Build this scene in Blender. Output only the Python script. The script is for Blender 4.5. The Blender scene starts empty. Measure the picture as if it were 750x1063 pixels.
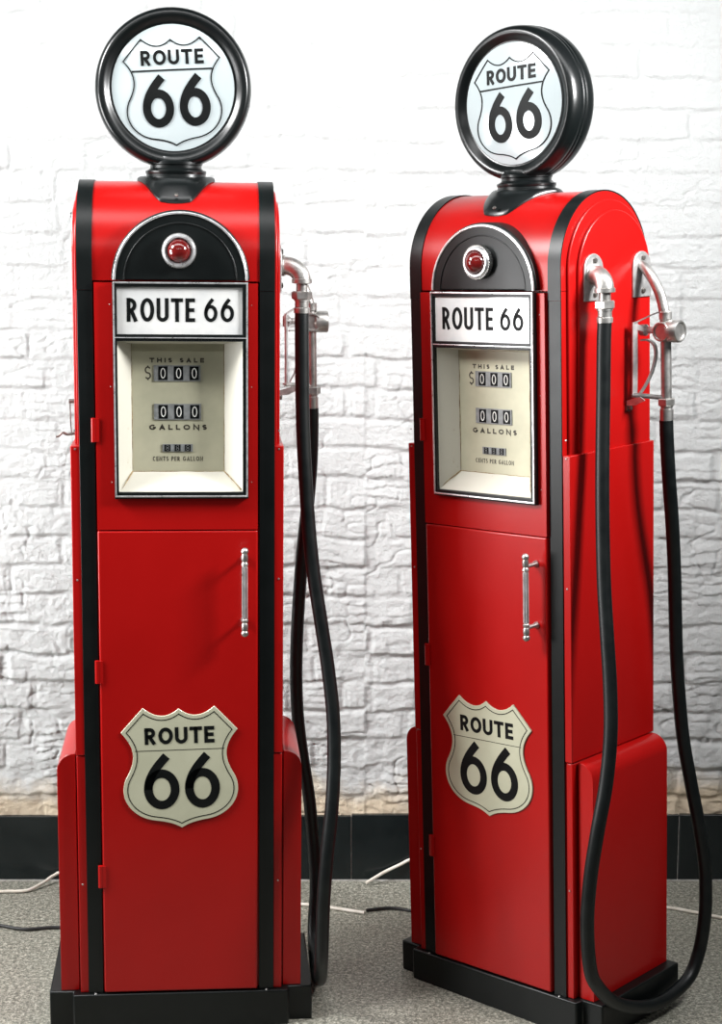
import bpy, bmesh, math, random
import numpy as np
from mathutils import Vector, Matrix
R = math.radians
random.seed(3)
S = bpy.context.scene
C = S.collection
PI = math.pi

# ------------------------------------------------------------------ camera, light, exposure
FPX, PCY, PITCH, CAMH = 1845.79, 564.69, 10.2843, 1.7331
cam_d = bpy.data.cameras.new('camera')
cam = bpy.data.objects.new('camera', cam_d)
C.objects.link(cam)
cam.location = (0, 0, CAMH)
cam.rotation_euler = (R(90 - PITCH), 0, 0)
cam_d.sensor_fit = 'VERTICAL'
cam_d.sensor_height = 36
cam_d.lens = FPX / 1063 * 36
cam_d.shift_y = (PCY - 531.5) / 1063
cam_d.clip_start = .05
S.camera = cam

w = bpy.data.worlds.new('studio')
S.world = w
w.use_nodes = True
w.node_tree.nodes['Background'].inputs[0].default_value = (.93, .97, 1, 1)
w.node_tree.nodes['Background'].inputs[1].default_value = .05

def area(name, loc, target, sx, sy, power, spread=180, col=(1, 1, 1)):
    d = bpy.data.lights.new(name, 'AREA')
    d.shape = 'RECTANGLE'; d.size = sx; d.size_y = sy; d.energy = power; d.color = col; d.spread = R(spread)
    o = bpy.data.objects.new(name, d)
    C.objects.link(o)
    o.location = loc
    o.rotation_euler = (Vector(target) - Vector(loc)).to_track_quat('-Z', 'Y').to_euler()
    return o
area('overhead_softbox', (0, 3.1, 2.8), (0, 3.9, 1.2), 3.2, .35, 15, 140)
area('front_softbox', (0, 1.0, 2.75), (-.1, 3.9, 2.0), 2.6, .12, 4, 120)
area('left_key', (-2.4, 2.9, 3.0), (.5, 3.7, 1.3), .8, .8, 58, 110)
area('left_panel', (-2.5, 3.35, 1.35), (.25, 3.55, 1.4), 1.0, 1.15, 42, 135)
area('added_left_wall_fill', (-1.9, 4.05, .9), (-.7, 4.52, .7), .2, 1.0, 3, 80)  # unseen fill light, added only to brighten the lower left wall
area('right_key', (1.55, 3.05, 2.4), (.1, 3.6, 1.9), .45, .45, 41, 125)

S.view_settings.view_transform = 'Standard'
S.view_settings.look = 'None'
S.view_settings.gamma = 1
S.view_settings.use_curve_mapping = False
S.view_settings.exposure = 0.0

# ------------------------------------------------------------------ materials
def mat(name, col, rough=.5, metal=0, coat=0, spec=.5):
    m = bpy.data.materials.new(name); m.use_nodes = True
    b = m.node_tree.nodes['Principled BSDF']
    b.inputs['Base Color'].default_value = (*col, 1)
    b.inputs['Roughness'].default_value = rough
    b.inputs['Metallic'].default_value = metal
    b.inputs['Coat Weight'].default_value = coat
    b.inputs['Coat Roughness'].default_value = .12
    b.inputs['Specular IOR Level'].default_value = spec
    return m
def N(m, kind, **k):
    n = m.node_tree.nodes.new(kind)
    for a, v in k.items():
        if a.startswith('i_'): n.inputs[a[2:].replace('_', ' ')].default_value = v
        else: setattr(n, a, v)
    return n
def L(m, a, b): m.node_tree.links.new(a, b)
def B(m): return m.node_tree.nodes['Principled BSDF']
def coords(m, kind='Object'): return N(m, 'ShaderNodeTexCoord').outputs[kind]
def ramp(m, fac, stops):
    r = N(m, 'ShaderNodeValToRGB')
    e = r.color_ramp.elements
    while len(e) < len(stops): e.new(.5)
    for x, (p, c) in zip(e, stops): x.position = p; x.color = (*c, 1)
    L(m, fac, r.inputs[0]); return r
def noise(m, scale, detail=4, rough=.6, vec=None):
    n = N(m, 'ShaderNodeTexNoise'); n.inputs['Scale'].default_value = scale
    n.inputs['Detail'].default_value = detail; n.inputs['Roughness'].default_value = rough
    L(m, vec or coords(m), n.inputs['Vector']); return n
def bump(m, fac, strength, dist=.01, normal=None):
    b = N(m, 'ShaderNodeBump'); b.inputs['Strength'].default_value = strength; b.inputs['Distance'].default_value = dist
    L(m, fac, b.inputs['Height'])
    if normal: L(m, normal, b.inputs['Normal'])
    return b
def wear(m, scale, c1, c2, lo=.35, hi=.65, r=None):
    n = noise(m, scale); rp = ramp(m, n.outputs[0], [(lo, c1), (hi, c2)])
    L(m, rp.outputs[0], B(m).inputs['Base Color'])
    if r:
        rr = N(m, 'ShaderNodeMapRange'); rr.inputs['To Min'].default_value = r[0]; rr.inputs['To Max'].default_value = r[1]
        L(m, n.outputs[0], rr.inputs['Value']); L(m, rr.outputs[0], B(m).inputs['Roughness'])
    return n

RED = mat('red_paint', (.37, .004, .004), .30, 0, .0, .32)
wear(RED, 5, (.335, .0035, .003), (.36, .004, .0035), r=(.26, .32))
nz = noise(RED, 260, 2); L(RED, bump(RED, nz.outputs[0], .05, .001).outputs[0], B(RED).inputs['Normal'])
BLACK = mat('black_paint', (.003, .005, .005), .36, 0, 0, .32); wear(BLACK, 18, (.0025, .004, .004), (.004, .0055, .0055), r=(.32, .42))
GLOSSBLACK = mat('gloss_black_enamel', (.003, .0045, .005), .27, 0, 0, .45); wear(GLOSSBLACK, 8, (.0025, .004, .004), (.004, .005, .0055), r=(.25, .32))
RUBBER = mat('hose_rubber', (.003, .005, .005), .40, 0, 0, .35); wear(RUBBER, 30, (.002, .0035, .004), (.005, .007, .007), r=(.36, .48))
STEEL = mat('aged_steel', (.62, .60, .57), .4, .9); n_ = wear(STEEL, 45, (.36, .35, .33), (.56, .55, .53), r=(.32, .48))
L(STEEL, bump(STEEL, n_.outputs[0], .08, .001).outputs[0], B(STEEL).inputs['Normal'])
BRACKET = mat('grey_bracket_metal', (.5, .49, .48), .38, .7); wear(BRACKET, 50, (.40, .39, .38), (.60, .59, .58), r=(.3, .5))
TRIM = mat('silver_trim', (.80, .81, .82), .25, .75); wear(TRIM, 60, (.6, .6, .6), (.88, .89, .9), r=(.2, .4))
DARKSTEEL = mat('dark_bolt_metal', (.18, .17, .16), .4, .9); wear(DARKSTEEL, 60, (.12, .11, .10), (.3, .28, .26))
INK = mat('black_lettering', (.004, .005, .005), .5, 0, 0, .15); wear(INK, 25, (.003, .004, .004), (.006, .007, .007))
BROWNINK = mat('dial_lettering', (.035, .03, .022), .5); wear(BROWNINK, 90, (.025, .022, .016), (.07, .06, .045))
WHITEINK = mat('white_digit', (.75, .75, .72), .5); wear(WHITEINK, 90, (.6, .6, .57), (.8, .8, .77))
LENS = mat('white_lens', (.78, .84, .85), .07, 0, .6); wear(LENS, 3, (.40, .455, .465), (.44, .495, .505))
BADGE = mat('cream_badge', (.50, .50, .37), .36, 0, .2); wear(BADGE, 14, (.48, .48, .35), (.52, .52, .385), r=(.3, .42))
SIGNW = mat('white_sign_plate', (.72, .72, .70), .12, 0, .4); wear(SIGNW, 12, (.56, .57, .57), (.68, .68, .66))
DIAL = mat('dial_plate', (.50, .48, .34), .4); wear(DIAL, 9, (.44, .43, .31), (.54, .52, .38), r=(.35, .5))
GREYM = mat('counter_grey', (.22, .23, .23), .45); wear(GREYM, 70, (.18, .19, .19), (.28, .29, .29))
LAMPRED = mat('red_lamp_glass', (.16, .006, .006), .12, 0, .6); wear(LAMPRED, 30, (.085, .004, .004), (.13, .007, .006))
# recess: cream with rust creeping out of its corners
CREAM = mat('cream_recess', (.72, .70, .60), .4)
n1 = noise(CREAM, 22, 5); n2 = noise(CREAM, 140, 3)
mm = N(CREAM, 'ShaderNodeMath', operation='MULTIPLY'); L(CREAM, n1.outputs[0], mm.inputs[0]); L(CREAM, n2.outputs[0], mm.inputs[1])
rp = ramp(CREAM, mm.outputs[0], [(.0, (.62, .60, .52)), (.40, (.60, .58, .50)), (.50, (.45, .37, .24))]); L(CREAM, rp.outputs[0], B(CREAM).inputs[0])
RUST = mat('rust_stain', (.25, .15, .06), .8); wear(RUST, 120, (.18, .10, .04), (.45, .36, .2))
WHITECABLE = mat('white_cable_sheath', (.72, .68, .60), .45); wear(WHITECABLE, 30, (.62, .57, .48), (.78, .74, .67))
BLACKCABLE = mat('black_cable_sheath', (.012, .012, .013), .45); wear(BLACKCABLE, 30, (.01, .01, .01), (.02, .02, .02))

# wall paint: white, warm stains low down and small brown flecks
WALL = mat('white_painted_brick', (.84, .84, .82), .6)
co = coords(WALL)
sx = N(WALL, 'ShaderNodeSeparateXYZ'); L(WALL, co, sx.inputs[0])
n1 = noise(WALL, 6, 6, .65, co)
low = N(WALL, 'ShaderNodeMapRange'); L(WALL, sx.outputs[2], low.inputs['Value'])
for k, v in (('From Min', .20), ('From Max', .36), ('To Min', .50), ('To Max', -.1)): low.inputs[k].default_value = v
ad = N(WALL, 'ShaderNodeMath', operation='ADD'); L(WALL, n1.outputs[0], ad.inputs[0]); L(WALL, low.outputs[0], ad.inputs[1])
st = ramp(WALL, ad.outputs[0], [(.62, (0, 0, 0)), (.95, (1, 1, 1))])
n3 = noise(WALL, 34, 6, .75, co)
fl = ramp(WALL, n3.outputs[0], [(.70, (0, 0, 0)), (.76, (1, 1, 1))])
mx = N(WALL, 'ShaderNodeMixRGB'); mx.inputs[1].default_value = (.525, .542, .538, 1); mx.inputs[2].default_value = (.58, .49, .36, 1)
L(WALL, st.outputs[0], mx.inputs[0])
mx2 = N(WALL, 'ShaderNodeMixRGB'); mx2.inputs[2].default_value = (.50, .40, .28, 1)
L(WALL, mx.outputs[0], mx2.inputs[1]); L(WALL, fl.outputs[0], mx2.inputs[0])
L(WALL, mx2.outputs[0], B(WALL).inputs[0])
nb = noise(WALL, 70, 8, .75, co); L(WALL, bump(WALL, nb.outputs[0], .8, .008).outputs[0], B(WALL).inputs['Normal'])

SKIRT = mat('black_skirting_tile', (.008, .011, .012), .22); wear(SKIRT, 12, (.003, .006, .007), (.007, .011, .012), r=(.18, .32))
GROUT = mat('grey_grout', (.35, .34, .32), .8); wear(GROUT, 60, (.25, .24, .22), (.45, .44, .42))

FLOOR = mat('speckled_stone_tile', (.3, .3, .28), .42)
co = coords(FLOOR)
a1 = noise(FLOOR, 95, 4, .85, co); a2 = noise(FLOOR, 210, 2, .8, co); a3 = noise(FLOOR, 1.6, 3, .5, co)
c1 = ramp(FLOOR, a1.outputs[0], [(.38, (.10, .10, .085)), (.47, (.25, .25, .215)), (.54, (.36, .355, .31)), (.62, (.60, .59, .53))])
c2 = ramp(FLOOR, a2.outputs[0], [(.38, (.50, .50, .48)), (.5, (1, 1, 1)), (.62, (1.4, 1.38, 1.32))])
c3 = ramp(FLOOR, a3.outputs[0], [(.3, (.80, .80, .78)), (.7, (.98, .97, .94))])
m1 = N(FLOOR, 'ShaderNodeMixRGB', blend_type='MULTIPLY'); m1.inputs[0].default_value = 1; L(FLOOR, c1.outputs[0], m1.inputs[1]); L(FLOOR, c2.outputs[0], m1.inputs[2])
m2 = N(FLOOR, 'ShaderNodeMixRGB', blend_type='MULTIPLY'); m2.inputs[0].default_value = 1; L(FLOOR, m1.outputs[0], m2.inputs[1]); L(FLOOR, c3.outputs[0], m2.inputs[2])
bt = N(FLOOR, 'ShaderNodeTexBrick'); bt.offset = .5
mp = N(FLOOR, 'ShaderNodeMapping'); mp.inputs['Location'].default_value = (.08 + .667 * 2, -3.755 + .667 * 6, 0)
L(FLOOR, co, mp.inputs[0]); L(FLOOR, mp.outputs[0], bt.inputs[0])
bt.inputs['Scale'].default_value = 1; bt.inputs['Brick Width'].default_value = .667; bt.inputs['Row Height'].default_value = .667
bt.inputs['Mortar Size'].default_value = .0018; bt.inputs['Mortar Smooth'].default_value = .3
m3 = N(FLOOR, 'ShaderNodeMixRGB'); m3.inputs[2].default_value = (.15, .14, .12, 1)
mf = N(FLOOR, 'ShaderNodeMath', operation='MULTIPLY'); mf.inputs[1].default_value = .6; L(FLOOR, bt.outputs['Fac'], mf.inputs[0])
L(FLOOR, mf.outputs[0], m3.inputs[0]); L(FLOOR, m2.outputs[0], m3.inputs[1]); L(FLOOR, m3.outputs[0], B(FLOOR).inputs[0])
L(FLOOR, bump(FLOOR, a1.outputs[0], .12, .002).outputs[0], B(FLOOR).inputs['Normal'])

# ------------------------------------------------------------------ mesh helpers
def obj(name, bm, m, parent=None, smooth=True, bevel=0, seg=2):
    bmesh.ops.remove_doubles(bm, verts=bm.verts, dist=1e-6)
    bmesh.ops.recalc_face_normals(bm, faces=bm.faces)
    me = bpy.data.meshes.new(name)
    bm.to_mesh(me); bm.free()
    me.materials.append(m)
    o = bpy.data.objects.new(name, me)
    C.objects.link(o)
    if parent: o.parent = parent
    if bevel:
        b = o.modifiers.new('bevel', 'BEVEL'); b.width = bevel; b.segments = seg; b.limit_method = 'ANGLE'; b.angle_limit = R(40)
        b.harden_normals = False
    if smooth:
        me.polygons.foreach_set('use_smooth', [True] * len(me.polygons))
        me.set_sharp_from_angle(angle=R(38)) if hasattr(me, 'set_sharp_from_angle') else None
    return o
def new(): return bmesh.new()
def box(bm, x0, x1, y0, y1, z0, z1):
    v = [bm.verts.new(p) for p in ((x0, y0, z0), (x1, y0, z0), (x1, y1, z0), (x0, y1, z0), (x0, y0, z1), (x1, y0, z1), (x1, y1, z1), (x0, y1, z1))]
    for f in ((0, 1, 2, 3), (4, 5, 6, 7), (0, 1, 5, 4), (1, 2, 6, 5), (2, 3, 7, 6), (3, 0, 4, 7)): bm.faces.new([v[i] for i in f])
def prism(bm, pts, ax, a, b):
    """extrude a 2D outline along axis ax from a to b; pts are the two other coordinates in xyz order"""
    def P(p, t):
        q = list(p); q.insert(ax, t); return q
    A = [bm.verts.new(P(p, a)) for p in pts]; Bv = [bm.verts.new(P(p, b)) for p in pts]
    bm.faces.new(A); bm.faces.new(Bv)
    n = len(pts)
    for i in range(n): bm.faces.new((A[i], A[(i + 1) % n], Bv[(i + 1) % n], Bv[i]))
def ring_prism(bm, outer, inner, ax, a, b, closed=True):
    def P(p, t):
        q = list(p); q.insert(ax, t); return q
    n = len(outer)
    V = [[bm.verts.new(P(p, t)) for p in pts] for pts in (outer, inner) for t in (a, b)]
    oa, ob, ia, ib = V
    for i in range(n if closed else n - 1):
        j = (i + 1) % n
        for q in ((oa[i], oa[j], ob[j], ob[i]), (ia[i], ia[j], ib[j], ib[i]), (oa[i], oa[j], ia[j], ia[i]), (ob[i], ob[j], ib[j], ib[i])): bm.faces.new(q)
    if not closed:
        bm.faces.new((oa[0], ob[0], ib[0], ia[0])); bm.faces.new((oa[-1], ob[-1], ib[-1], ia[-1]))
def lathe(bm, prof, org, axis, n=48, cap=True):
    """prof: (radius, along) pairs"""
    q = Vector((0, 0, 1)).rotation_difference(Vector(axis).normalized())
    o = Vector(org); rows = []
    for r, t in prof:
        if r < 1e-6: rows.append([bm.verts.new(o + q @ Vector((0, 0, t)))])
        else: rows.append([bm.verts.new(o + q @ Vector((r * math.cos(2 * PI * k / n), r * math.sin(2 * PI * k / n), t))) for k in range(n)])
    for a, b in zip(rows, rows[1:]):
        for k in range(n):
            k2 = (k + 1) % n
            if len(a) == 1 and len(b) == 1: continue
            if len(a) == 1: bm.faces.new((a[0], b[k], b[k2]))
            elif len(b) == 1: bm.faces.new((a[k], a[k2], b[0]))
            else: bm.faces.new((a[k], a[k2], b[k2], b[k]))
    if cap:
        for r in (rows[0], rows[-1]):
            if len(r) > 2: bm.faces.new(r)
def catmull(P, sub=8):
    P = [Vector(p) for p in P]; Q = [P[0] * 2 - P[1]] + P + [P[-1] * 2 - P[-2]]; out = []
    for i in range(1, len(Q) - 2):
        a, b, c, d = Q[i - 1:i + 3]
        for k in range(sub):
            t = k / sub
            out.append(.5 * ((2 * b) + (c - a) * t + (2 * a - 5 * b + 4 * c - d) * t * t + (3 * b - a - 3 * c + d) * t ** 3))
    out.append(P[-1]); return out
def tube(bm, pts, r, n=16):
    pts = [Vector(p) for p in pts]; rows = []
    t0 = (pts[1] - pts[0]).normalized(); u = t0.orthogonal().normalized()
    for i, p in enumerate(pts):
        t = (pts[min(i + 1, len(pts) - 1)] - pts[max(i - 1, 0)]).normalized()
        u = (u - t * u.dot(t)).normalized(); v = t.cross(u)
        rr = r[i] if isinstance(r, (list, tuple)) else r
        rows.append([bm.verts.new(p + (u * math.cos(2 * PI * k / n) + v * math.sin(2 * PI * k / n)) * rr) for k in range(n)])
    for a, b in zip(rows, rows[1:]):
        for k in range(n): bm.faces.new((a[k], a[(k + 1) % n], b[(k + 1) % n], b[k]))
    bm.faces.new(rows[0]); bm.faces.new(rows[-1])
def flatbar(bm, pts, wd, th, side=(0, 1, 0)):
    """a flat strip of metal bent along pts; its width runs along side"""
    pts = [Vector(p) for p in pts]; s = Vector(side).normalized(); rows = []
    for i, p in enumerate(pts):
        t = (pts[min(i + 1, len(pts) - 1)] - pts[max(i - 1, 0)]).normalized(); nn = t.cross(s).normalized()
        rows.append([bm.verts.new(p + s * a * wd / 2 + nn * b * th / 2) for a, b in ((-1, -1), (1, -1), (1, 1), (-1, 1))])
    for a, b in zip(rows, rows[1:]):
        for k in range(4): bm.faces.new((a[k], a[(k + 1) % 4], b[(k + 1) % 4], b[k]))
    bm.faces.new(rows[0]); bm.faces.new(rows[-1])
def arch(yc, zc, r, z0, n=40):
    return [(yc - r, z0)] + [(yc - r * math.cos(PI * k / n), zc + r * math.sin(PI * k / n)) for k in range(n + 1)] + [(yc + r, z0)]

# ------------------------------------------------------------------ lettering: strokes made into thin raised ribbons
def arc(cx, cy, rx, ry, a0, a1, n=20):
    return [(cx + rx * math.cos(R(a0 + (a1 - a0) * k / n)), cy + ry * math.sin(R(a0 + (a1 - a0) * k / n))) for k in range(n + 1)]
GW = {'R': .74, 'O': .92, 'U': .80, 'T': .80, 'E': .64, 'H': .78, 'I': .22, 'S': .60, 'A': .86, 'L': .60, 'G': .90, 'N': .84, 'C': .80, 'P': .66, ' ': .42, '0': .62, '6': .64, '$': .62}
def glyph(ch, wd, t):
    """strokes as (points, closed) in a box wd wide and 1 high, stroke width t"""
    h = t / 2; x1 = wd - h; y1 = 1 - h
    if ch == 'T': return [([(0, y1), (wd, y1)], 0), ([(wd / 2, 0), (wd / 2, 1)], 0)]
    if ch == 'I': return [([(wd / 2, 0), (wd / 2, 1)], 0)]
    if ch == 'L': return [([(h, 1), (h, h), (wd, h)], 0)]
    if ch == 'E': return [([(wd, y1), (h, y1), (h, h), (wd, h)], 0), ([(h, .5), (wd * .93, .5)], 0)]
    if ch == 'H': return [([(h, 0), (h, 1)], 0), ([(x1, 0), (x1, 1)], 0), ([(h, .5), (x1, .5)], 0)]
    if ch == 'N': return [([(h, 0), (h, 1 - h * .2), (x1, h * .2), (x1, 1)], 0)]
    if ch == 'A': return [([(h * .9, 0), (wd / 2, 1 - h), (wd - h * .9, 0)], 0), ([(wd * .22, .32), (wd * .78, .32)], 0)]
    if ch == 'O': return [(arc(wd / 2, .5, wd / 2 - h, .5 - h, 0, 360, 40)[:-1], 1)]
    if ch == '0': return [(arc(wd / 2, .5, wd / 2 - h, .5 - h, 0, 360, 32)[:-1], 1)]
    if ch == 'C': return [(arc(wd / 2, .5, wd / 2 - h, .5 - h, 48, 312, 30), 0)]
    if ch == 'G': return [(arc(wd / 2, .5, wd / 2 - h, .5 - h, 48, 345, 32), 0), ([(wd * .55, .45), (wd, .45)], 0)]
    if ch == 'U': return [([(h, 1)] + arc(wd / 2, wd / 2, wd / 2 - h, wd / 2 - h, 180, 360, 24) + [(x1, 1)], 0)]
    if ch in 'RP':
        rb = .265 - h / 2; cx = wd - rb - h - (.06 if ch == 'R' else 0); zc = y1 - rb
        s = [([(h, 0), (h, 1)], 0), ([(h, y1)] + arc(cx, zc, rb, rb, 90, -90, 20) + [(h, zc - rb)], 0)]
        if ch == 'R': s.append(([(wd * .42, zc - rb), (wd - h * 1.1, 0)], 0))
        return s
    if ch in 'S$':
        rr = .25 - h / 2; k = (wd / 2 - h)
        s = [(arc(wd / 2, y1 - rr, k, rr, 30, 270, 20) + arc(wd / 2, h + rr, k, rr, 90, -150, 20)[1:], 0)]
        if ch == '$': s += [([(wd / 2, -.07), (wd / 2, .06)], 0), ([(wd / 2, .94), (wd / 2, 1.07)], 0)]
        return s
    if ch == '6':
        ry = .30 - h * .15; rx = wd / 2 - h; zc = ry + h
        stem = []
        P0, P1, P2, P3 = (wd * .66, .97), (wd * .40, .80), (h * 1.02, .60), (h, zc)
        for k in range(17):
            u = k / 16; stem.append(tuple((1 - u) ** 3 * a + 3 * (1 - u) ** 2 * u * b + 3 * (1 - u) * u * u * c + u ** 3 * d for a, b, c, d in zip(P0, P1, P2, P3)))
        return [(arc(wd / 2, zc, rx, ry, 0, 360, 40)[:-1], 1), (stem, 0)]
    return []
def dense(pts, closed, step):
    out = []; n = len(pts)
    for i in range(n if closed else n - 1):
        a, b = pts[i], pts[(i + 1) % n]; m = max(1, int(math.dist(a, b) / step))
        out += [(a[0] + (b[0] - a[0]) * k / m, a[1] + (b[1] - a[1]) * k / m) for k in range(m)]
    if not closed: out.append(pts[-1])
    return out
def ribbon(bm, pts, closed, hw, fn, th=.0006, hwz=None):
    """fn(x,z) -> surface point; the ribbon is raised th towards -y"""
    n = len(pts); rows = []
    for i, p in enumerate(pts):
        a = pts[(i - 1) % n] if closed or i else None; b = pts[(i + 1) % n] if closed or i < n - 1 else None
        def nm(u, v):
            d = Vector((v[0] - u[0], v[1] - u[1])); d = d.normalized() if d.length > 1e-9 else Vector((1, 0)); return Vector((-d.y, d.x))
        if a is None: m = nm(p, b); k = 1
        elif b is None: m = nm(a, p); k = 1
        else:
            n1, n2 = nm(a, p), nm(p, b); m = n1 + n2; m = m.normalized() if m.length > 1e-6 else n1; k = min(2.2, 1 / max(.3, m.dot(n1)))
        o = m * hw * k
        L_, R_ = (p[0] + o.x, p[1] + o.y), (p[0] - o.x, p[1] - o.y)
        rows.append([bm.verts.new(Vector(fn(*L_)) + Vector((0, -th, 0))), bm.verts.new(Vector(fn(*R_)) + Vector((0, -th, 0))),
                     bm.verts.new(Vector(fn(*R_)) + Vector((0, .0004, 0))), bm.verts.new(Vector(fn(*L_)) + Vector((0, .0004, 0)))])
    m = n if closed else n - 1
    for i in range(m):
        a, b = rows[i], rows[(i + 1) % n]
        for k in range(4): bm.faces.new((a[k], a[(k + 1) % 4], b[(k + 1) % 4], b[k]))
    if not closed:
        bm.faces.new(rows[0]); bm.faces.new(rows[-1])
def write(bm, text, x0, x1, z0, z1, t, fn, gap=.12, th=.0006, widths=None, step=.004):
    """lay text out so that it fills x0..x1, z0..z1; t = stroke width / letter height"""
    H = z1 - z0; W_ = [(widths or {}).get(c, GW[c]) for c in text]
    tot = sum(W_) + gap * (len(text) - 1); s = (x1 - x0) / (tot * H); x = 0
    for c, wd in zip(text, W_):
        wg = wd * s
        for pts, cl in glyph(c, wg, t):
            q = [(x0 + (x + a) * H, z0 + b * H) for a, b in pts]
            q = dense(q, cl, step) if step else q
            ribbon(bm, q, cl, t * H / 2, fn, th)
        x += wg + gap * s
def textobj(name, parent, m, items, fn, **k):
    bm = new()
    for it in items: write(bm, *it, fn=fn, **k)
    return obj(name, bm, m, parent, smooth=False)

# shield outline (half width 1 = 275 units measured on the badge)
def shield(half=True):
    def q(a, b, c, n=10): return [tuple((1 - u) ** 2 * a[i] + 2 * (1 - u) * u * b[i] + u * u * c[i] for i in (0, 1)) for u in (k / n for k in range(n))]
    def cb(a, b, c, d, n=16): return [tuple((1 - u) ** 3 * a[i] + 3 * (1 - u) ** 2 * u * b[i] + 3 * (1 - u) * u * u * c[i] + u ** 3 * d[i] for i in (0, 1)) for u in (k / n for k in range(n))]
    P = q((0, -5), (80, -72), (168, 2)) + q((168, 2), (222, -52), (275, -108), 6) + cb((275, -108), (196, -190), (214, -250), (258, -322)) + cb((258, -322), (300, -410), (236, -505), (120, -520)) + q((120, -520), (40, -530), (0, -557), 8)
    P = [(x / 275, z / 275) for x, z in P]
    return P + [(-x, z) for x, z in reversed([p for p in P[1:]])] if False else P + [(0, -557 / 275)] + [(-x, z) for x, z in reversed(P[1:])]
def inset(P, d):
    n = len(P); out = []
    for i in range(n):
        a, p, b = Vector(P[i - 1]), Vector(P[i]), Vector(P[(i + 1) % n])
        d1, d2 = (p - a).normalized(), (b - p).normalized(); n1, n2 = Vector((d1.y, -d1.x)), Vector((d2.y, -d2.x))
        m = (n1 + n2).normalized(); out.append(tuple(p + m * d / max(.5, m.dot(n1))))
    return out

# ------------------------------------------------------------------ the setting
def struct(o, parent=None):
    o['kind'] = 'structure'; return o
bm = new(); box(bm, -2.2, 2.2, 2.4, 4.54, -.05, 0)
struct(obj('floor', bm, FLOOR, smooth=False))

YW = 4.5146
def value_noise(X, Z, s, seed):
    rng = np.random.RandomState(seed); G = rng.rand(256, 256)
    x = X / s; z = Z / s; xi = np.floor(x).astype(int); zi = np.floor(z).astype(int); fx = x - xi; fz = z - zi
    fx = fx * fx * (3 - 2 * fx); fz = fz * fz * (3 - 2 * fz)
    g = lambda a, b: G[a % 256, b % 256]
    return (g(xi, zi) * (1 - fx) + g(xi + 1, zi) * fx) * (1 - fz) + (g(xi, zi + 1) * (1 - fx) + g(xi + 1, zi + 1) * fx) * fz - .5
def brick_relief(X, Z, seed):
    """height of the painted brick face, metres towards the room"""
    rng = np.random.RandomState(seed)
    Xw = X + .010 * value_noise(X, Z, .07, seed + 1) + .006 * value_noise(X, Z, .025, seed + 2)
    Zw = Z + .014 * value_noise(X, Z, .16, seed + 3) + .008 * value_noise(X, Z, .04, seed + 4)
    RH = .0772
    row = np.floor(Zw / RH).astype(int); v = Zw / RH - row
    off = rng.rand(400); header = rng.rand(400) < .35
    BW = np.where(header[row % 400], .135, .205)
    u_ = (Xw + 5) / BW + off[row % 400] + .5 * (row % 2); col = np.floor(u_).astype(int); u = u_ - col
    dx = np.minimum(u, 1 - u) * BW; dz = np.minimum(v, 1 - v) * RH
    jit = rng.rand(97, 97); J = jit[col % 97, row % 97]; J2 = rng.rand(97, 97)[col % 97, row % 97]
    ddx = dx - .005 - .003 * J2; ddz = dz - .0035
    ex = np.maximum(0, .012 - ddx); ez = np.maximum(0, .010 - ddz); d = .012 - np.sqrt(ex ** 2 + ez ** 2)
    d = np.clip(d / .010, 0, 1); d = d * d * (3 - 2 * d)
    soft = .35 + .65 * np.clip(value_noise(X, Z, .22, seed + 9) * 2.2 + .5, 0, 1)
    side = np.clip((.020 - ddx) / .012, 0, 1) * np.clip(value_noise(X, Z, .13, seed + 13) * 3 + .6, 0, 1)
    h = (.0035 + .0045 * J) * d * (1 - .0 * side)
    # most side joints are nearly filled with paint
    fill = np.clip((ez.max() - ez) * 0 + 1 - ez / .010, 0, 1) * np.where(rng.rand(97, 97)[col % 97, row % 97] < .45, .7, .1)
    h = np.maximum(h, (.0035 + .0045 * J) * fill * np.clip(1 - ez / .008, 0, 1))
    h *= soft
    h += (.0045 * (.5 - v) + .003 * (J2 - .5)) * np.clip(1 - ez / .010, 0, 1)
    fade = np.clip(1.30 - Z * .42, .30, 1.2)
    wx = X + .018 * value_noise(X, Z, .05, seed + 14) + .006 * value_noise(X, Z, .016, seed + 16); wz = Z * 1.7 + .02 * value_noise(X, Z, .06, seed + 17)
    frac = .0030 * value_noise(X, Z * 1.5, .06, seed + 5) + .0022 * value_noise(wx, wz, .024, seed + 6) + .0018 * value_noise(wx, wz, .0105, seed + 8)
    frac += -.0042 * np.abs(value_noise(wx, wz, .045, seed + 7)) - .0022 * np.abs(value_noise(wx, wz, .019, seed + 18)) + .0012
    # flakes of old paint that end in a sharp lower edge
    saw = (wz / .043 + 1.2 * value_noise(X, Z, .09, seed + 19)) % 1.0
    frac += .0042 * (1 - saw) * np.clip(value_noise(X, Z, .09, seed + 20) * 5 - .3, 0, 1)
    cr = np.abs(value_noise(wx, wz, .06, seed + 11))
    ridg = -.0050 * np.clip(1 - cr * 22, 0, 1) * (value_noise(X, Z, .10, seed + 12) > .05)
    return h * np.clip(fade * .9 + .25, .5, 1.2) + (frac + ridg) * fade
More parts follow.
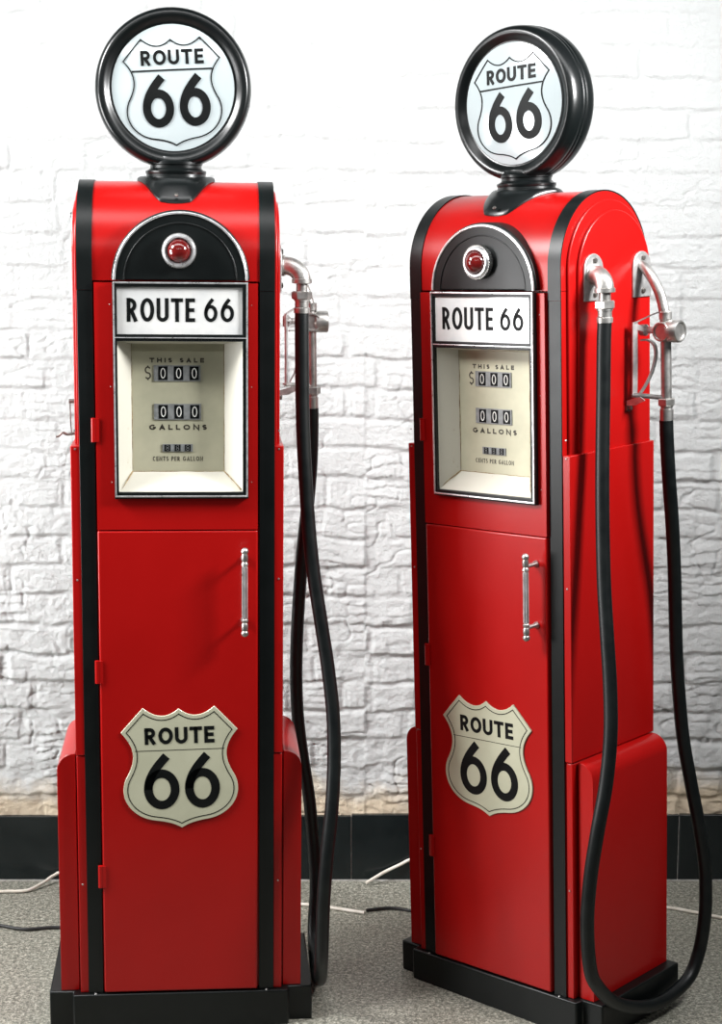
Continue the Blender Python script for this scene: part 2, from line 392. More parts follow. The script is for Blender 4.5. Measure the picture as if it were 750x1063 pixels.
def brick_wall(name, x0, x1, z0, z1, seam, step=.0035):
    nx = int((x1 - x0) / step) + 1; nz_ = int((z1 - z0) / step) + 1
    X, Z = np.meshgrid(np.linspace(x0, x1, nx), np.linspace(z0, z1, nz_), indexing='ij')
    H = np.where(X < seam, brick_relief(X, Z, 21), brick_relief(X, Z + .006, 57))
    Y = YW + .020 - np.clip(H, -.008, .016)
    co = np.stack([X, Y, Z], -1).reshape(-1, 3)
    i = np.arange(nx * nz_).reshape(nx, nz_)
    F = np.stack([i[:-1, :-1], i[1:, :-1], i[1:, 1:], i[:-1, 1:]], -1).reshape(-1, 4)
    # back slab so the wall has thickness
    nb_ = len(co); back = np.array([[x0, YW + .15, z0], [x1, YW + .15, z0], [x1, YW + .15, z1], [x0, YW + .15, z1]])
    me = bpy.data.meshes.new(name)
    co2 = np.concatenate([co, back])
    faces = F.tolist() + [[nb_ + 3, nb_ + 2, nb_ + 1, nb_]]
    e = i
    faces += [[int(v) for v in e[::-1, -1]] + [nb_ + 3, nb_ + 2], [int(v) for v in e[0, ::-1]][::-1] + [nb_ + 3, nb_]]
    me.from_pydata(co2, [], faces); me.update()
    me.polygons.foreach_set('use_smooth', [True] * len(F) + [False] * 3)
    me.materials.append(WALL)
    o = bpy.data.objects.new(name, me); C.objects.link(o)
    return struct(o)
brick_wall('wall_back', -1.55, 1.55, 0, 2.62, .0105)

# skirting of black tiles with pale joints
t = bpy.data.objects.new('baseboard_back', None); C.objects.link(t); t.location = (0, YW, 0); struct(t)
joints = [-1.55, -1.02, -.0257, 0.8458, 1.55]
for a, b in zip(joints, joints[1:]):
    top = .1785 if b < .1 else .1825
    bm = new(); box(bm, a + .0012, b - .0012, 0, .016, .0, top)
    o = obj('skirting_tile', bm, SKIRT, t, smooth=False, bevel=.0015, seg=1)
bm = new(); box(bm, -1.55, 1.55, .003, .03, .0, .1765)
obj('joint_filler', bm, GROUT, t, smooth=False)
bm = new(); box(bm, -1.55, 1.55, -.004, .003, 0.0, .003)
obj('floor_joint', bm, GROUT, t, smooth=False)

# ------------------------------------------------------------------ the pump
D = .307; RC = D / 2; ZC = 1.8005 - RC; ZB = 1.602; ZP = .0841; ZS = 1.0955
GX = .009      # the dial unit sits a little right of centre
def dome(x, z, cx, cz, y0, r, h):
    q = ((x - cx) ** 2 + (z - cz) ** 2) / (r * r); return (x, y0 - h * (1 - min(1, q)), z)

def make_pump():
    T = bpy.data.objects.new('fuel_pump', None); C.objects.link(T); T.empty_display_size = .2
    T['category'] = 'fuel pump'; T['group'] = 'red retro fuel pumps'
    # cabinet
    bm = new()
    for s in (-1, 1):
        a, b = sorted((s * .1695, s * .2)); box(bm, a, b, 0, .05, ZP, ZB - .0005)
    box(bm, -.1695, .1695, .012, .05, ZP, 1.10)
    box(bm, -.2, .2, .05, D, ZP, ZB - .0005)
    prism(bm, arch(RC, ZC, RC, ZB), 0, -.2, .2)
    obj('cabinet', bm, RED, T, bevel=.0008, seg=1)
    # black bands up the front, over the arch and down the back
    for s in (-1, 1):
        a, b = sorted((s * .1689, s * .2004)); n = 40
        def prof(r, lo): return [(RC - r, lo)] + [(RC - r * math.cos(PI * k / n), ZC + r * math.sin(PI * k / n)) for k in range(n + 1)] + [(RC + r, lo)]
        bm = new(); ring_prism(bm, prof(RC + .0024, 1.5835), prof(RC - .0005, 1.5835), 0, a, b, closed=False)
        o = obj('arch_band', bm, BLACK, T)
        bm = new(); box(bm, a, b, -.0014, .001, ZP + .0005, 1.583); box(bm, a, b, D - .001, D + .0014, ZP + .0005, 1.583)
        obj('upright_band', bm, BLACK, T, smooth=False, bevel=.0004, seg=1)
    # side covers, lower side panels, fenders
    for s in (-1, 1):
        bm = new(); prism(bm, arch(.1615, 1.640, .1435, 1.262), 0, s * .1995, s * .206)
        o = obj('side_cover', bm, RED, T, bevel=.002)
        bm = new(); prism(bm, arch(.1735, 1.633, .129, 1.264), 0, s * .2055, s * .2125); obj('raised_panel', bm, RED, o, bevel=.0025)
        bm = new()
        box(bm, *sorted((s * .1995, s * .2193)), .001, D, .6145, 1.2683)
        o = obj('side_panel', bm, RED, T, bevel=.0018)
        bm = new(); box(bm, *sorted((s * .1995, s * .2180)), .003, D - .002, ZP, .6125); obj('lower_side_panel', bm, RED, T, bevel=.0018)
        # fender with a rounded shoulder
        x0, x1, r = .2215, .2608, .036
        pts = [(x0, ZP), (x0, .614)] + [(x1 - r + r * math.sin(PI / 2 * k / 10), .614 - r + r * math.cos(PI / 2 * k / 10)) for k in range(11)] + [(x1, ZP)]
        bm = new(); prism(bm, [(s * a, b) for a, b in pts], 1, .0174, .2985); box(bm, *sorted((s * .2175, s * .2225)), .030, .29, ZP, .612)
        obj('fender', bm, RED, T, bevel=.001, seg=1)
        for z, y in ((1.300, .0), (1.262, .0), (.99, .0), (.33, .0)):
            bm = new(); lathe(bm, [(0, 0), (.0022, .0002), (.0016, .0014), (0, .0018)], (s * .2095, .0012, z), (0, -1, 0), 10); obj('screw', bm, STEEL, T)
    # plinth: wide block under the fenders, narrower block in front
    bm = new()
    pts = [(-.2333, -.0105), (.2333, -.0105), (.2333, .0124), (.2858, .0124), (.2858, .309), (-.2858, .309), (-.2858, .0124), (-.2333, .0124)]
    prism(bm, pts, 2, 0.0, ZP); obj('plinth', bm, BLACK, T, bevel=.0035)
    for s in (-1, 1):
        bm = new(); lathe(bm, [(0, 0), (.003, .0002), (.002, .002), (0, .0025)], (s * .185, -.0055, ZP), (0, 0, 1), 10); obj('screw', bm, STEEL, T)
    # lower door with its hinges and handle
    bm = new(); box(bm, -.1658, .1652, -.009, .0118, ZP + .004, ZS - .0008)
    door = obj('door', bm, RED, T, bevel=.004, seg=3)
    def hinge(z, par):
        bm = new(); lathe(bm, [(0, -.025), (.0052, -.024), (.0052, .024), (0, .025)], (-.1705, -.0075, z), (0, 0, 1), 16)
        box(bm, -.1705, -.159, -.0115, -.0085, z - .024, z + .024)
        obj('hinge', bm, RED, par)
    hinge(.797, door); hinge(.350, door)
    hx, hy = .1373, -.045
    bm = new()
    lathe(bm, [(.0058, 0), (.0068, .004), (.0068, .014), (.0054, .017), (.0072, .020), (.0072, .024), (.0052, .026), (.0052, .136), (.0072, .138), (.0072, .142), (.0054, .145), (.0068, .148), (.0068, .158), (.0058, .162)], (hx, hy, .890), (0, 0, 1), 24)
    for z, d in ((.885, 1), (1.057, 1)):
        lathe(bm, [(0, -.0078)] + [(.0078 * math.cos(R(a)), .0078 * math.sin(R(a))) for a in range(-75, 90, 15)] + [(0, .0078)], (hx, hy, z), (0, 0, 1), 20)
    hd = obj('handle', bm, STEEL, door)
    for z in (.906, 1.037):
        bm = new(); lathe(bm, [(.0045, 0), (.0045, .028), (.0075, .033), (.0075, .037)], (hx, hy, z), (0, 1, 0), 16)
        obj('handle_post', bm, STEEL, door)
    bm = new()
    for k in range(8):
        a = 2 * PI * k / 8; tube(bm, [(hx + .0052 * math.cos(a), hy + .0052 * math.sin(a), .917), (hx + .0052 * math.cos(a), hy + .0052 * math.sin(a), 1.025)], .0012, 6)
    obj('handle_grip', bm, TRIM, door)
    # upper door round the dial window
    ox0, ox1, oz0, oz1 = -.119, .133, 1.176, 1.592
    bm = new()
    for b in ((-.1658, ox0 - .002, ZS + .0012, 1.5985), (ox1 + .002, .1652, ZS + .0012, 1.5985), (ox0 - .002, ox1 + .002, ZS + .0012, oz0 - .002), (ox0 - .002, ox1 + .002, oz1 + .002, 1.5985)):
        box(bm, b[0], b[1], -.009, .0118, b[2], b[3])
    ud = obj('display_door', bm, RED, T, smooth=False)
    hinge(1.302, ud)
    for x in (-.1345, .1525):
        for z in (1.555, 1.39, 1.195):
            bm = new(); lathe(bm, [(0, 0), (.0013, .0001), (.0009, .0006), (0, .0008)], (x, -.009, z), (0, -1, 0), 10); obj('screw', bm, STEEL, ud)
    # dial frame
    fx0, fx1, fz0, fz1 = -.1285, .1458, 1.1625, 1.600
    def rect(a, b, c, d): return [(a, c), (b, c), (b, d), (a, d)]
    bm = new(); ring_prism(bm, rect(fx0, fx1, fz0, fz1), rect(ox0 - .001, ox1 + .001, oz0, 1.5905), 1, -.0205, -.0085)
    box(bm, ox0 - .002, ox1 + .002, -.0205, -.0085, 1.4825, 1.4965)
    fr = obj('display_frame', bm, BLACK, T, smooth=False, bevel=.0012, seg=2)
    bm = new(); ring_prism(bm, rect(fx0 + .0012, fx1 - .0012, fz0 + .0035, fz1 + .0005), rect(fx0 + .0045, fx1 - .0045, fz0 + .0068, fz1 - .003), 1, -.0228, -.0195)
    box(bm, fx0 + .003, fx1 - .003, -.0224, -.0195, 1.4885, 1.4905)
    obj('silver_edging', bm, TRIM, fr, smooth=False, bevel=.0008, seg=2)
    bm = new(); box(bm, -.1195, .1335, -.0155, -.011, 1.4962, 1.5912); sg = obj('sign_plate', bm, SIGNW, fr, smooth=False)
    fnS = lambda x, z: (x, -.0155, z)
    textobj('sign_lettering', fr, INK, [('ROUTE', -.0998, .0378, 1.5215, 1.5685, .160), ('66', .056, .1165, 1.5215, 1.5685, .150)], fnS, gap=.16, step=0)
    px0, px1, pz0, pz1, yp = -.0935, .0965, 1.2125, 1.4745, .030
    bm = new()
    A = [bm.verts.new((x, -.0125, z)) for x, z in ((ox0 - .001, oz0 - .001), (ox1 + .001, oz0 - .001), (ox1 + .001, 1.4835), (ox0 - .001, 1.4835))]
    Bv = [bm.verts.new((x, yp, z)) for x, z in ((px0, pz0), (px1, pz0), (px1, pz1), (px0, pz1))]
    A2 = [bm.verts.new((x, -.0125, z)) for x, z in ((ox0 - .003, oz0 - .003), (ox1 + .003, oz0 - .003), (ox1 + .003, 1.4855), (ox0 - .003, 1.4855))]
    B2 = [bm.verts.new((x, yp + .003, z)) for x, z in ((px0 - .002, pz0 - .002), (px1 + .002, pz0 - .002), (px1 + .002, pz1 + .002), (px0 - .002, pz1 + .002))]
    for i in range(4):
        j = (i + 1) % 4
        for P, Q in ((A, Bv), (A2, B2), (A, A2), (Bv, B2)): bm.faces.new((P[i], P[j], Q[j], Q[i]))
    obj('window_recess', bm, CREAM, fr, smooth=False)
    bm = new(); box(bm, px0 - .001, px1 + .001, yp, yp + .003, pz0 - .001, pz1 + .001); dp = obj('dial_plate', bm, DIAL, fr, smooth=False)
    # a rust line in the recess corners
    bm = new()
    for a, b in (((px0, pz0), (px1, pz0)), ((px0, pz0), (px0, pz1)), ((px1, pz0), (px1, pz1))):
        n = 14; P = [(a[0] + (b[0] - a[0]) * k / n + random.uniform(-.0006, .0006), yp - .0006, a[1] + (b[1] - a[1]) * k / n + random.uniform(-.0006, .0006)) for k in range(n + 1)]
        tube(bm, P, [random.uniform(.0003, .0010) for _ in P], 6)
    tube(bm, [(px0, yp, pz0), (ox0 + .012, -.002, oz0 + .016), (ox0 + .005, -.009, oz0 + .006)], [.0018, .001, .0005], 6)
    tube(bm, [(px1, yp, pz0), (ox1 - .014, -.002, oz0 + .016), (ox1 - .003, -.010, oz0 + .004)], [.0016, .0008, .0014], 6)
    obj('rust_stain', bm, RUST, fr)
    fnD = lambda x, z: (x - .001, yp, z - .0033)
    textobj('sale_lettering', fr, BROWNINK, [('THIS SALE', -.0555, .0565, 1.4395, 1.4490, .28)], fnD, gap=.42, step=0, th=.0003)
    textobj('gallons_lettering', fr, BROWNINK, [('GALLONS', -.0572, .0615, 1.3015, 1.3125, .28)], fnD, gap=.42, step=0, th=.0003)
    textobj('price_lettering', fr, BROWNINK, [('CENTS PER GALLON', -.0505, .0530, 1.2372, 1.2466, .17)], fnD, gap=.22, step=0, th=.0003)
    textobj('dollar_sign', fr, BROWNINK, [('$', -.0655, -.0525, 1.4055, 1.4315, .11)], fnD, gap=.22, step=0, th=.0003)
    for (cx0, cx1, cz0, cz1, big) in ((-.0481, .0483, 1.3985, 1.4309, 1), (-.0481, .0487, 1.3195, 1.3520, 1), (-.0313, .0312, 1.2535, 1.2690, 0)):
        bm = new(); box(bm, cx0, cx1, yp - .002, yp, cz0, cz1)
        h = cz1 - cz0; wx = (cx1 - cx0) / 3
        c = obj('counter', bm, GREYM, fr, smooth=False)
        for k in range(3):
            m = cx0 + wx * (k + .5) + (.003 if big else 0)
            bm = new(); box(bm, m - wx * .29, m + wx * .29, yp - .0026, yp - .0016, cz0 + h * .07, cz1 - h * .07)
            obj('digit_window', bm, INK, fr, smooth=False)
            bm = new()
            if big: write(bm, '0', m - wx * .165, m + wx * .165, cz0 + h * .17, cz1 - h * .17, .09, lambda x, z: (x, yp - .0026, z), th=.0003, step=0)
            else:
                for dz in (.32, .68): ribbon(bm, arc(m, cz0 + h * dz, wx * .12, h * .17, 0, 360, 16)[:-1], 1, .00035, lambda x, z: (x, yp - .0026, z), .0003)
            obj('counter_digit', bm, WHITEINK if big else GREYM, fr, smooth=False)
    # black half-round cowl with the red lamp
    cr, cz, cy = .1395, 1.6035, -.0165
    def half(r, n=48, zr=1.0): return [(GX - r * math.cos(PI * k / n), cz + zr * r * math.sin(PI * k / n)) for k in range(n + 1)]
    bm = new(); prism(bm, half(cr), 1, cy + .002, .11); cw = obj('lamp_cowl', bm, BLACK, T, bevel=.004, seg=3)
    bm = new(); ring_prism(bm, half(cr - .0035), half(cr - .0085), 1, cy - .0018, cy + .0030, closed=False); obj('silver_edging', bm, TRIM, cw, bevel=.0012)
    bm = new(); ring_prism(bm, half(cr - .0245), half(cr - .0275), 1, cy + .0002, cy + .0030, closed=False); obj('raised_line', bm, BLACK, cw, bevel=.0009)
    bm = new(); ring_prism(bm, half(cr - .0085), half(cr - .0245), 1, cy + .0010, cy + .0030, closed=False); obj('raised_border', bm, BLACK, cw)
    lx, lz = .0062, 1.6625
    bm = new(); lathe(bm, [(.030, -.004), (.0335, .0), (.0345, .008), (.0335, .014), (.0295, .0185), (.0265, .0185), (.0235, .014), (.0225, .008)], (lx, cy, lz), (0, -1, 0), 56, cap=False)
    lathe(bm, [(0, .002), (.0345, .002)], (lx, cy, lz), (0, -1, 0), 56, cap=False)
    bz = obj('lamp_bezel', bm, TRIM, T)
    bm = new()
    for k in range(44):
        a = 2 * PI * k / 44; ca, sa = math.cos(a), math.sin(a)
        tube(bm, [(lx + .0343 * ca, cy - .001, lz + .0343 * sa), (lx + .0343 * ca, cy - .0135, lz + .0343 * sa)], .0013, 6)
    obj('knurled_edge', bm, STEEL, bz)
    bm = new(); lathe(bm, [(.0232, .008)] + [(.0232 * math.cos(R(a)), .0130 + .0225 * math.sin(R(a))) for a in range(0, 90, 9)] + [(0, .0355)], (lx, cy, lz), (0, -1, 0), 40); obj('lamp_bulb', bm, LAMPRED, bz)
    # shield badge on the door
    bs, bz_ = .1232, .1299; bt_ = .7200; rot = R(1.3); cxb, czb = .001, .59
    def fB(x, z):
        dx, dz = x, z - czb; return (cxb + dx * math.cos(rot) - dz * math.sin(rot), -.0125, czb + dx * math.sin(rot) + dz * math.cos(rot))
    def un(u, v): return (u * bs, bt_ + v * bz_)
    P = [un(*q) for q in shield()]
    bm = new(); A = [bm.verts.new(Vector(fB(*q))) for q in P]; Bq = [bm.verts.new(Vector(fB(*q)) + Vector((0, .005, 0))) for q in P]
    bm.faces.new(A); bm.faces.new(Bq)
    for i in range(len(P)): j = (i + 1) % len(P); bm.faces.new((A[i], A[j], Bq[j], Bq[i]))
    bd = obj('shield_badge', bm, BADGE, T, smooth=False, bevel=.0008, seg=1)
    bm = new(); I = inset(P, .0088); ribbon(bm, I, True, .0009, fB, .0004)
    ribbon(bm, dense([un(-.765, -.706), un(.765, -.706)], 0, .02), False, .0006, fB, .0003)
    obj('shield_outline', bm, INK, bd, smooth=False)
    bm = new(); (xa, zb_), (xb, zt_) = un(-.593, -.600), un(.600, -.325)
    write(bm, 'ROUTE', xa, xb, zb_, zt_, .215, fB, gap=.13, step=0)
    for (u0, u1) in ((-.633, -.025), (.070, .672)):
        (xa, zb_), (xb, zt_) = un(u0, -1.695), un(u1, -.775); write(bm, '6', xa, xb, zb_, zt_, .153, fB, step=0)
    obj('badge_lettering', bm, INK, bd, smooth=False)
    # saddle and neck
    bm = new(); gx = -.001
    def drum(y): return ZC + math.sqrt(max(0, (RC + .0006) ** 2 - (y - RC) ** 2))
    NS = 72; rows = []
    def outline(a):
        c, s_ = math.cos(a), math.sin(a)
        # wide wings along x, a narrowing tongue towards the front and the back
        hwx = .081; ty = .110
        x = hwx * (abs(c) ** 1.25) * (1 if c > 0 else -1); y = ty * (abs(s_) ** 1.7) * (1 if s_ > 0 else -1)
        if abs(s_) > .9: x = x * 1.0 + .0
        x += .021 * (1 if c > 0 else -1) * min(1, abs(c) * 6) * (abs(s_) ** 3)
        return x, y
    prof = [(1.0, 0, 'd'), (1.0, .0045, 'd'), (.93, .0075, 'd'), (.80, .011, 'm'), (.62, .018, 'm')]
    for f, off, kind in prof:
        row = []
        for k in range(NS):
            a = 2 * PI * k / NS; x, y = outline(a); cxr, cyr = .064 * math.cos(a), .064 * math.sin(a)
            xx = cxr + (x - cxr) * (f - .5) / .5 if f < 1 else x; yy = cyr + (y - cyr) * (f - .5) / .5 if f < 1 else y
            z = drum(RC + yy) + off
            if f < .9:
                q = (.9 - f) / .4; z = z * (1 - q) + 1.808 * q
            row.append(bm.verts.new((gx + xx, RC + yy, z)))
        rows.append(row)
    for rr, z in ((.062, 1.809), (.0615, 1.816)): rows.append([bm.verts.new((gx + rr * math.cos(2 * PI * k / NS), RC + rr * math.sin(2 * PI * k / NS), z)) for k in range(NS)])
    for a, b in zip(rows, rows[1:]):
        for k in range(NS): bm.faces.new((a[k], a[(k + 1) % NS], b[(k + 1) % NS], b[k]))
    bm.faces.new(rows[-1])
    nk = obj('globe_saddle', bm, GLOSSBLACK, T)
    bm = new(); lathe(bm, [(.062, 1.8150), (.0635, 1.8180), (.0635, 1.8215), (.0570, 1.8245), (.0535, 1.8275), (.0535, 1.8330), (.0560, 1.8350), (.0560, 1.8400), (.052, 1.8440), (.050, 1.850)], (gx, RC, 0), (0, 0, 1), 64); obj('globe_collar', bm, GLOSSBLACK, nk)
    bm = new(); lathe(bm, [(.004, 0), (.004, .002), (0, .003)], (.001, .0405, 1.772), (0, -.7, .7), 12); obj('screw', bm, DARKSTEEL, nk)
    # globe: black rim round a white glass disc, the same on both faces
    gx, gz, gy = -.0050, 1.9868, .1500
    prof = [(.118, .0385), (.1262, .0398), (.1290, .0400), (.1310, .0415), (.1350, .0460), (.1400, .0505), (.1440, .0530), (.1490, .0535), (.1535, .0500), (.1570, .0430), (.1592, .034), (.1600, .026), (.1606, .018), (.1608, .010), (.1600, .008), (.1600, .006), (.1608, .004), (.161, 0)]
    prof = [(r, t_ * .80) for r, t_ in prof]
    full = prof + [(r, -t_) for r, t_ in reversed(prof[:-1])]
    bm = new(); lathe(bm, full, (gx, gy, gz), (0, -1, 0), 96, cap=False); gl = obj('globe_rim', bm, GLOSSBLACK, T)
    r0 = .1255; hh = .008; yl = gy - .0335
    for s in (-1, 1):
        bm = new(); lathe(bm, [(r0 * k / 12, .0335 + hh * (1 - (k / 12) ** 2)) for k in range(13)] + [(r0, .028)], (gx, gy, gz), (0, s, 0), 72); obj('globe_lens', bm, LENS, gl)
    rl = R(3.4)
    def fL(x, z):
        X_ = x * math.cos(rl) - z * math.sin(rl); Z_ = x * math.sin(rl) + z * math.cos(rl)
        return dome(gx + X_, gz + Z_, gx, gz, yl, r0, hh)
    ls, lv = .0985, .1040; k0 = .0965
    def ul(u, v): return (u * ls, k0 + v * lv)
    bm = new(); P = [ul(*q) for q in shield()]; ribbon(bm, dense(P, 1, .006), True, .0012, fL, .0014)
    ribbon(bm, dense([(-.082, .0350), (.082, .0350)], 0, .006), False, .0015, fL, .0014)
    obj('lens_outline', bm, INK, gl, smooth=False)
    bm = new(); write(bm, 'ROUTE', -.0625, .0660, .0455, .0750, .21, fL, gap=.15, th=.0014)
    for (xa, xb) in ((-.0645, -.0005), (.0110, .0745)): write(bm, '6', xa, xb, -.0775, .0245, .165, fL, th=.0014)
    obj('lens_lettering', bm, INK, gl, smooth=False)
    # --- hose side
    def plate(y, s=1, zc=1.6265):
        hw_, z0, z1 = .0335, zc - .048, zc + .048; n = 16
        pts = [(y - hw_, z0), (y + hw_, z0)] + [(y + hw_ * math.cos(PI * k / n), z1 - hw_ + hw_ * math.sin(PI * k / n)) for k in range(n + 1)]
        bm = new(); prism(bm, pts, 0, s * .2124, s * .2165); p_ = obj('mounting_plate', bm, BRACKET, T, bevel=.001, seg=2)
        for z in (z1 - .014, z0 + .013):
            bm = new(); lathe(bm, [(.0058, 0), (.0058, .0035), (.0042, .005), (0, .0052)], (s * .2163, y + .002, z), (s, 0, 0), 6); obj('bolt', bm, DARKSTEEL, p_, smooth=False)
        return p_
    plate(.092); plate(.2665)
    bm = new()
    el = [(.214, .086, 1.632), (.226, .083, 1.6325), (.240, .078, 1.6295), (.2515, .073, 1.621), (.2575, .070, 1.611), (.259, .069, 1.603)]
    c_ = catmull(el, 6); tube(bm, c_, .0188, 24)
    lathe(bm, [(.0185, 0), (.0212, .001), (.0212, .009), (.0185, .010)], (.2155, .0855, 1.632), (1, -.25, 0), 28)
    lathe(bm, [(.0170, .0), (.0212, .0012), (.0212, .0090), (.0180, .0105)], (.259, .069, 1.5965), (0, 0, 1), 28)
    ep = obj('elbow_pipe', bm, STEEL, T)
    bm = new(); lathe(bm, [(.0120, 0), (.0120, .022)], (.259, .069, 1.579), (0, 0, 1), 24); lathe(bm, [(.0165, 0), (.0165, .010), (.0145, .012), (.0145, .024), (.0165, .0245), (.0165, .0275)], (.259, .0685, 1.5365), (0, 0, 1), 24); obj('hose_ferrule', bm, STEEL, ep)
    bm = new(); lathe(bm, [(.0185, 0), (.0215, .002), (.0215, .015), (.0185, .017)], (.259, .069, 1.564), (0, 0, 1), 6); obj('hex_nut', bm, STEEL, ep, smooth=False)
    # nozzle
    bm = new()
    tb = catmull([(.214, .262, 1.646), (.232, .258, 1.636), (.254, .253, 1.613), (.272, .249, 1.585), (.283, .246, 1.556), (.288, .245, 1.530), (.2895, .2445, 1.5)], 6)
    tube(bm, tb + [Vector((.2905, .2442, 1.45)), Vector((.2918, .2440, 1.366))], .0112, 20)
    lathe(bm, [(.0112, 0), (.0135, .002), (.0135, .016), (.0118, .018)], (.2885, .2447, 1.532), (0, 0, 1), 24)
    nzl = obj('nozzle', bm, STEEL, T)
    bm = new(); lathe(bm, [(0, -.006), (.012, -.006), (.016, .0), (.0205, .004), (.0235, .006), (.0235, .030), (.0215, .033), (.0185, .033), (.0170, .030), (0, .031)], (.2935, .2440, 1.509), (1, 0, 0), 36)
    lathe(bm, [(.0135, 0), (.0150, .003), (.0150, .014), (.0135, .018)], (.2895, .2445, 1.500), (0, 0, 1), 28)
    lathe(bm, [(.0190, 0), (.0205, .004), (.0205, .020), (.0190, .0225), (.0165, .0225), (.0155, .0185), (0, .0185)], (.2895, .2445, 1.5085), (0, -1, 0), 32)
    obj('valve_hub', bm, STEEL, nzl)
    bm = new(); lathe(bm, [(0, 0), (.0105, 0), (.0125, .002), (.0125, .013), (.0095, .015), (.0070, .018), (.0070, .036), (.0125, .042), (.0150, .046), (.0150, .052), (.011, .055)], (.2275, .2445, 1.510), (1, 0, 0), 28); obj('valve_knob', bm, BRACKET, nzl)
    bm = new(); flatbar(bm, [(.2325, .215, 1.528), (.2325, .214, 1.52), (.2335, .213, 1.45), (.2335, .212, 1.376)], .013, .004, (.3, 1, 0))
    flatbar(bm, [(.2325, .213, 1.5265), (.245, .225, 1.534), (.262, .235, 1.543), (.285, .243, 1.552)], .006, .0028, (-.7, 1, 0))
    flatbar(bm, [(.2325, .214, 1.520), (.238, .225, 1.516), (.243, .236, 1.512)], .012, .003, (0, 0, 1))
    obj('nozzle_guard', bm, BRACKET, nzl)
    bm = new(); flatbar(bm, catmull([(.2400, .228, 1.490), (.252, .2350, 1.490), (.264, .238, 1.482), (.2695, .238, 1.467), (.2690, .236, 1.448), (.2620, .232, 1.420), (.2520, .226, 1.396), (.2440, .220, 1.380)], 5), .0135, .0035, (-.2, 1, 0)); obj('trigger_lever', bm, BRACKET, nzl)
    bm = new(); flatbar(bm, [(.2300, .2110, 1.3765), (.258, .227, 1.3735), (.2905, .2425, 1.3705)], .017, .003, (-.5, 1, 0))
    flatbar(bm, [(.2300, .2065, 1.376), (.2905, .2375, 1.370)], .010, .0025, (0, 0, 1))
    prism(bm, [(.2165, 1.352), (.2165, 1.363), (.250, 1.3725), (.262, 1.3655), (.238, 1.354)], 1, .2075, .2105)
    nh = obj('nozzle_holder', bm, BRACKET, T)
    bm = new(); lathe(bm, [(.0085, 0), (.0085, .006), (.005, .007), (.005, .012), (0, .013)], (.2125, .214, 1.3475), (1, 0, 0), 6); obj('bolt', bm, DARKSTEEL, nh, smooth=False)
    bm = new(); lathe(bm, [(.0165, 0), (.0192, .002), (.0192, .014), (.0165, .016)], (.2919, .2440, 1.3525), (0, 0, 1), 6); obj('hex_nut', bm, STEEL, nzl, smooth=False)
    bm = new(); lathe(bm, [(.0142, 0), (.0142, .0275), (.0125, .0285), (.0125, .0325), (.0140, .0335), (.0140, .036)], (.292, .2445, 1.3180), (0, 0, 1), 24); obj('hose_ferrule', bm, STEEL, nzl)
    # hose: one length from the elbow down, round under the nozzle and up again
    HP = [(.259, .0685, 1.548), (.2590, .0650, 1.50), (.2600, .0610, 1.40), (.2620, .0550, 1.30), (.2670, .0460, 1.20), (.2738, .0373, 1.10), (.2840, .0268, 1.0), (.2992, .0147, .9), (.3145, .0028, .8), (.3255, -.0118, .7), (.3270, -.0306, .6), (.3207, -.0530, .5), (.3105, -.0645, .4), (.3040, -.0672, .3), (.3025, -.0555, .2), (.3030, -.0300, .150), (.3055, .0270, .095), (.3075, .1050, .0560), (.3080, .1840, .0355), (.3085, .2620, .0375), (.3090, .3200, .0560), (.3110, .3520, .1000), (.3150, .3630, .150), (.3155, .3715, .2), (.3120, .3775, .25), (.3080, .3795, .3), (.2976, .3693, .4), (.2816, .3600, .5), (.2695, .3480, .6), (.2650, .3380, .7), (.2660, .3250, .8), (.2705, .3130, .9), (.2770, .2985, 1.0), (.2855, .2765, 1.1), (.2915, .2545, 1.2), (.2925, .2450, 1.28), (.2920, .2430, 1.322)]
    bm = new(); tube(bm, catmull(HP, 6), .0148, 20); obj('hose', bm, RUBBER, T)
    # --- far side: matching plates, thin rod and hook of a second holder
    plate(.150, -1, 1.7265 - .03)
    bm = new(); tube(bm, [(-.2125, .15, 1.345), (-.231, .15, 1.345)], .0045, 10); tube(bm, catmull([(-.2285, .15, 1.345), (-.2285, .15, 1.31), (-.2265, .15, 1.272)], 4), .0013, 8)
    tube(bm, catmull([(-.2125, .15, 1.276), (-.225, .15, 1.276), (-.236, .15, 1.2745), (-.246, .15, 1.278), (-.2535, .15, 1.272), (-.2600, .15, 1.270)], 4), .0028, 8)
    obj('side_hook', bm, DARKSTEEL, T)
    return T

def dup(root):
    def cp(o, par):
        c = o.copy(); C.objects.link(c); c.parent = par
        for ch in list(o.children): cp(ch, c)
        return c
    return cp(root, None)

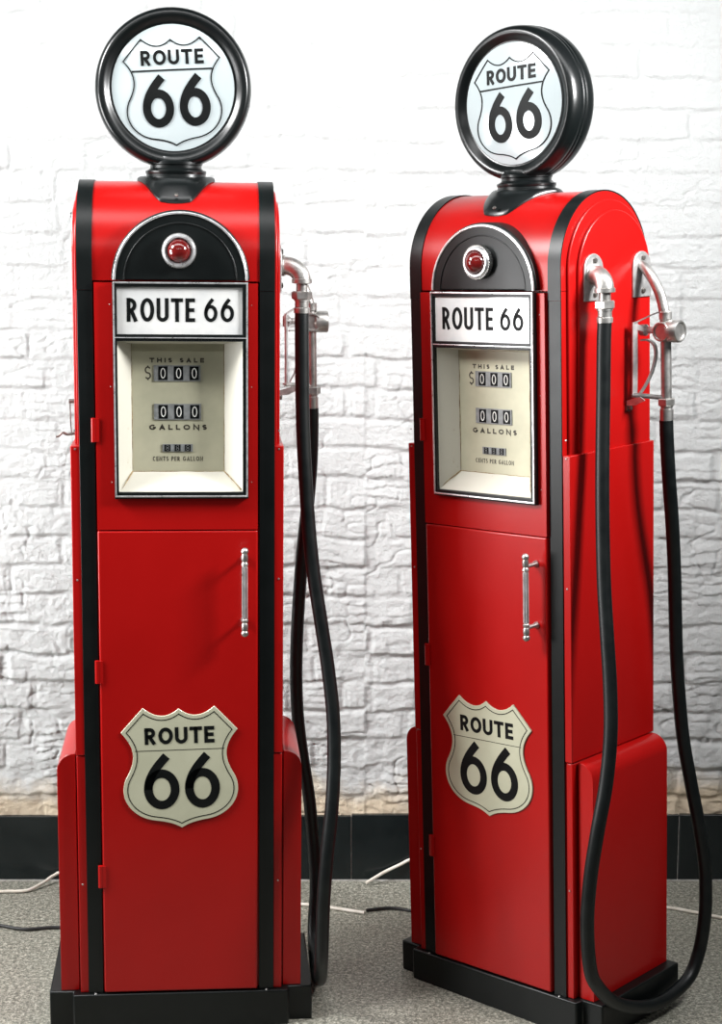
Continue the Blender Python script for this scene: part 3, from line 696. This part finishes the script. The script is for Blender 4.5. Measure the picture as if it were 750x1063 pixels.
def pose(T, x, y, yaw, roll, label, tall=1):
    T.scale = (1, 1, tall)
    M = Matrix.Rotation(R(roll), 4, 'Y') @ Matrix.Rotation(R(yaw), 4, 'Z')
    T.rotation_euler = M.to_euler()
    T.location = (x, y, -.25 * abs(math.sin(R(roll))))
    T['label'] = label
P1 = make_pump()
P2 = dup(P1)
pose(P1, -.3925, 3.6417, 5.014, .6287, 'red retro fuel pump facing the viewer squarely, its hose hanging beyond its right edge', 1.0093)
pose(P2, .3002, 3.7445, -42.7117, -1.6176, 'red retro fuel pump turned at an angle, its side with pipe and nozzle in view', .9974)

# ------------------------------------------------------------------ cables on the floor
def cable(name, pts, r, m, label):
    bm = new(); tube(bm, catmull(pts, 8), r, 10); o = obj(name, bm, m)
    o['label'] = label; o['category'] = 'cable'; o['group'] = 'cables on the floor'
    return o
cable('white_cable', [(-1.5, 4.34, .005), (-1.2, 4.38, .005), (-.9465, 4.4212, .005), (-.905, 4.424, .005), (-.872, 4.432, .006), (-.840, 4.470, .012), (-.8180, 4.492, .022), (-.79, 4.498, .028), (-.69, 4.48, .018), (-.54, 4.43, .005), (-.37, 4.38, .005), (-.24, 4.35, .005), (-.1487, 4.3344, .005), (-.0864, 4.3148, .005), (-.03, 4.293, .005), (.0085, 4.277, .005)], .0044, WHITECABLE,
      'white cable running along the floor behind the front-facing pump')
cable('white_cable', [(.0132, 4.475, .008), (.04, 4.488, .020), (.0640, 4.500, .030), (.103, 4.504, .048), (.1385, 4.505, .064), (.20, 4.503, .066), (.32, 4.48, .03), (.45, 4.43, .005), (.62, 4.36, .005), (.7772, 4.3148, .005), (.8453, 4.2826, .005), (.9112, 4.2444, .005), (1.04, 4.17, .005), (1.3, 4.11, .005)], .0044, WHITECABLE,
      'white cable running along the floor behind the angled pump')
cable('black_cable', [(-1.5, 4.26, .005), (-1.2, 4.22, .005), (-.955, 4.205, .005), (-.9012, 4.1946, .005), (-.86, 4.177, .005), (-.8246, 4.1700, .005), (-.7597, 4.1823, .005), (-.66, 4.17, .005), (-.55, 4.12, .005), (-.46, 4.06, .005)], .0042, BLACKCABLE,
      'thin black cord on the floor left of the front-facing pump')
cable('black_cable', [(.0132, 4.294, .005), (.04, 4.302, .005), (.0739, 4.3083, .005), (.105, 4.301, .005), (.1300, 4.289, .005), (.22, 4.25, .005), (.34, 4.22, .005), (.46, 4.20, .005)], .0042, BLACKCABLE,
      'thin black cord on the floor left of the angled pump')
